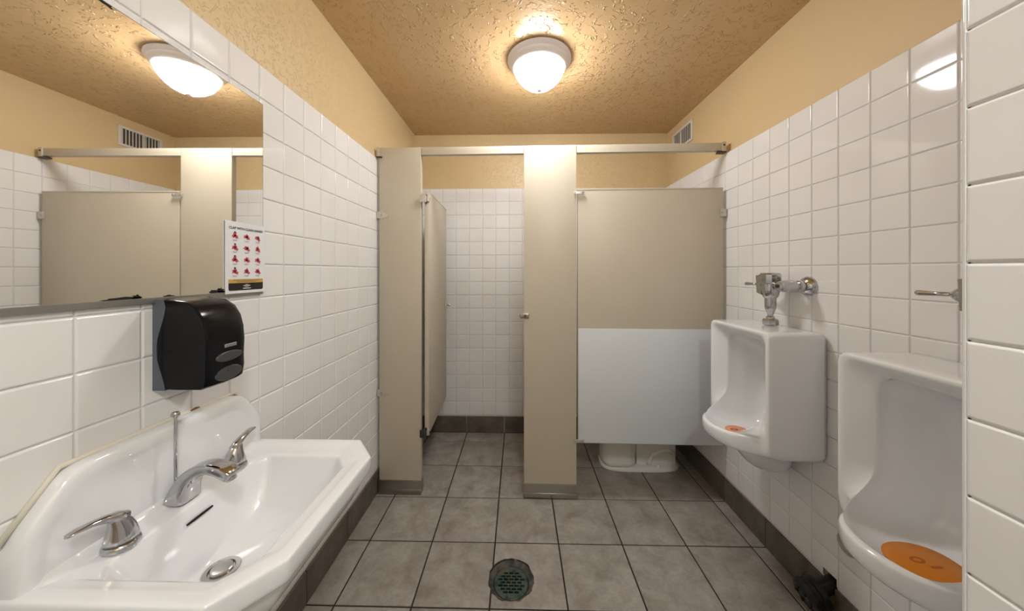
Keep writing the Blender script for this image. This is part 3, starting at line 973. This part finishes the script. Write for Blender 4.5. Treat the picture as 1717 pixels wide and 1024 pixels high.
# cover: side profile lofted across the width with rounded cheeks
def side(y, ins, sc=1.0):
    raw = [(.012, .002), (.06, .0005), (DP - .012, .001), (DP - .004, .006), (DP, .030), (DP - .001, .060), (DP + .001, .100), (DP - .002, .135), (DP - .010, .165), (DP - .026, .190), (DP - .050, .204), (DP - .085, .2085), (.030, .210), (.012, .210)]
    cx, cz = .06, .105
    out = []
    for x, z in raw:
        dx, dz = x - cx, z - cz
        out.append((cx + dx * (1 - ins * .9 * (dx > 0)), y, cz + dz * (1 - ins * .5)))
    return out
cov = loft('cover', [side(-HW + .0006, .05), side(-HW + .0002, .035), side(-HW + .002, .012), side(-HW + .007, 0), side(-HW + .02, -.012), side(0, -.03), side(HW - .02, -.012), side(HW - .007, .03), side(HW - .001, .09)], 'black_plastic', t, sharp=0.6)
for p in cov.data.polygons:
    if len(p.vertices) > 4: p.use_smooth = False
def oval(name, cy, cz, ry, rz, x, material, par, tilt=0.0, flat_bottom=False):
    n = 28
    V = []
    for k, dx in ((1.0, -.004), (1.0, .0008), (.82, .0022)):
        for j in range(n):
            a = 2 * PI * j / n
            y, z = ry * k * math.cos(a), rz * k * math.sin(a)
            if flat_bottom and z < -rz * .55: z = -rz * .55
            V.append((x + dx + tilt * z, cy + y, cz + z))
    F = [(i * n + j, i * n + (j + 1) % n, (i + 1) * n + (j + 1) % n, (i + 1) * n + j) for i in range(2) for j in range(n)] + [tuple(range(2 * n, 3 * n))]
    o = link(name, fix_normals(mesh(name, V, F)), material, par, True)
    for p in o.data.polygons:
        if len(p.vertices) > 4: p.use_smooth = False
    return o
oval('refill_window', .004, .066, .036, .0125, DP + .0015, 'dim_plastic', cov)
oval('push_bar', .004, .025, .037, .0185, DP - .0005, 'dim_plastic', cov)
bd = box('badge', DP + .0012, DP + .0038, -.010, .022, .0885, .0965, 'badge', cov, .0006, 1)
box('badge_line', DP + .0036, DP + .0041, -.008, .020, .0935, .0945, 'dark_metal', bd)
box('badge_line', DP + .0036, DP + .0041, -.006, .018, .0905, .0912, 'dark_metal', bd)

# ================================================================= CEILING LAMPS, VENT, FLOOR DRAIN
def make_lamp(label, x, y, glass):
    t = thing('ceiling_lamp', label, 'ceiling lamp', (x, y, CEIL))
    lathe('rim', [(.158, 0), (.166, .004), (.167, .012), (.160, .022), (.155, .026), (.154, .032), (.148, .040), (.144, .044), (.142, .050), (.134, .056), (.126, .054)], (0, 0, 0), (0, 0, -1), 'white_metal', t, 64)
    g = lathe('glass_dome', [(.128, .050), (.131, .060), (.125, .078), (.112, .099), (.094, .120), (.072, .138), (.047, .151), (.022, .157), (0, .1585)], (0, 0, 0), (0, 0, -1), glass, t, 64, cap0=False)
    lathe('finial', [(.012, .155), (.017, .158), (.017, .163), (.012, .169), (.005, .173), (0, .1735)], (0, 0, 0), (0, 0, -1), 'white_metal', t, 20)
    return t
make_lamp('lit frosted dome ceiling lamp with stepped white rim before the stall', .108, 1.700, 'lamp_glass')
make_lamp('lit frosted dome ceiling lamp over the entrance', .33, -.50, 'lamp_glass_rear')

t = thing('air_vent', 'white louvred air vent high on the right wall above the stall', 'vent', (DR, 2.392, 2.300))
vw, vh = .142, .072
for nm, a in (('frame_bar', (-vw, vw, vh - .016, vh)), ('frame_bar', (-vw, vw, -vh, -vh + .016)), ('frame_bar', (-vw, -vw + .018, -vh + .016, vh - .016)), ('frame_bar', (vw - .018, vw, -vh + .016, vh - .016))):
    box(nm, -.010, -.0005, a[0], a[1], a[2], a[3], 'vent_white', t, .002)
box('duct_back', -.0025, -.0005, -vw + .017, vw - .017, -vh + .015, vh - .015, 'vent_dark', t)
for i in range(12):
    y = -vw + .026 + i * (2 * vw - .052) / 11
    o = box('louvre', -.0050, -.0034, -.0030, .0030, -vh + .016, vh - .016, 'vent_white', t)
    o.location = (0, y, 0)
box('mullion', -.0065, -.0022, -.003 + .02, .003 + .02, -vh + .016, vh - .016, 'vent_white', t, .001)

t = thing('floor_drain', 'corroded green floor drain grate set in a ragged hole', 'drain', (DRAIN[0], DRAIN[1], 0))
n = 48
def ring(r, z, j_=0.0):
    return [(r * (1 + random.uniform(-j_, j_)) * math.cos(2 * PI * j / n), r * (1 + random.uniform(-j_, j_)) * math.sin(2 * PI * j / n), z) for j in range(n)]
loft('mortar_ring', [ring(.0965, -.006, .004), ring(.090, -.010, .015), ring(.082, -.015, .012), ring(.0755, -.017, .004), ring(.0745, -.026), ring(.060, -.060), ring(.0965, -.062)], 'mortar', t, False, False)
link('cup', loft_me('cup', [ring(.0744, -.022), ring(.070, -.050), ring(.030, -.058)], False, True), 'black_hole', t)
g = lathe('grate', [(.073, -.026), (.073, -.018), (.071, -.0165), (.0, -.0165)], (0, 0, 0), (0, 0, 1), 'bronze', t, 48, sharp=0.5)
cut = []
bmc = bmesh.new()
for r_ in range(7):
    y = -.042 + .014 * r_
    half = math.sqrt(.060 ** 2 - y * y)
    off = .012 if r_ % 2 else 0.0
    xs = [x for x in [k * .0235 + off - .094 for k in range(9)] if abs(x) + .004 < half]
    for x in xs:
        w_ = min(.0096, half - abs(x))
        ret = bmesh.ops.create_cube(bmc, size=1.0)
        for v in ret['verts']:
            v.co = Vector((x + v.co.x * 2 * w_, y + v.co.y * .0092, -.02 + v.co.z * .03))
cm = bpy.data.meshes.new('cutter')
bmc.to_mesh(cm)
bmc.free()
for v in cm.vertices:
    v.co += Vector((DRAIN[0], DRAIN[1], 0))
boolean_cut(g, [cm])
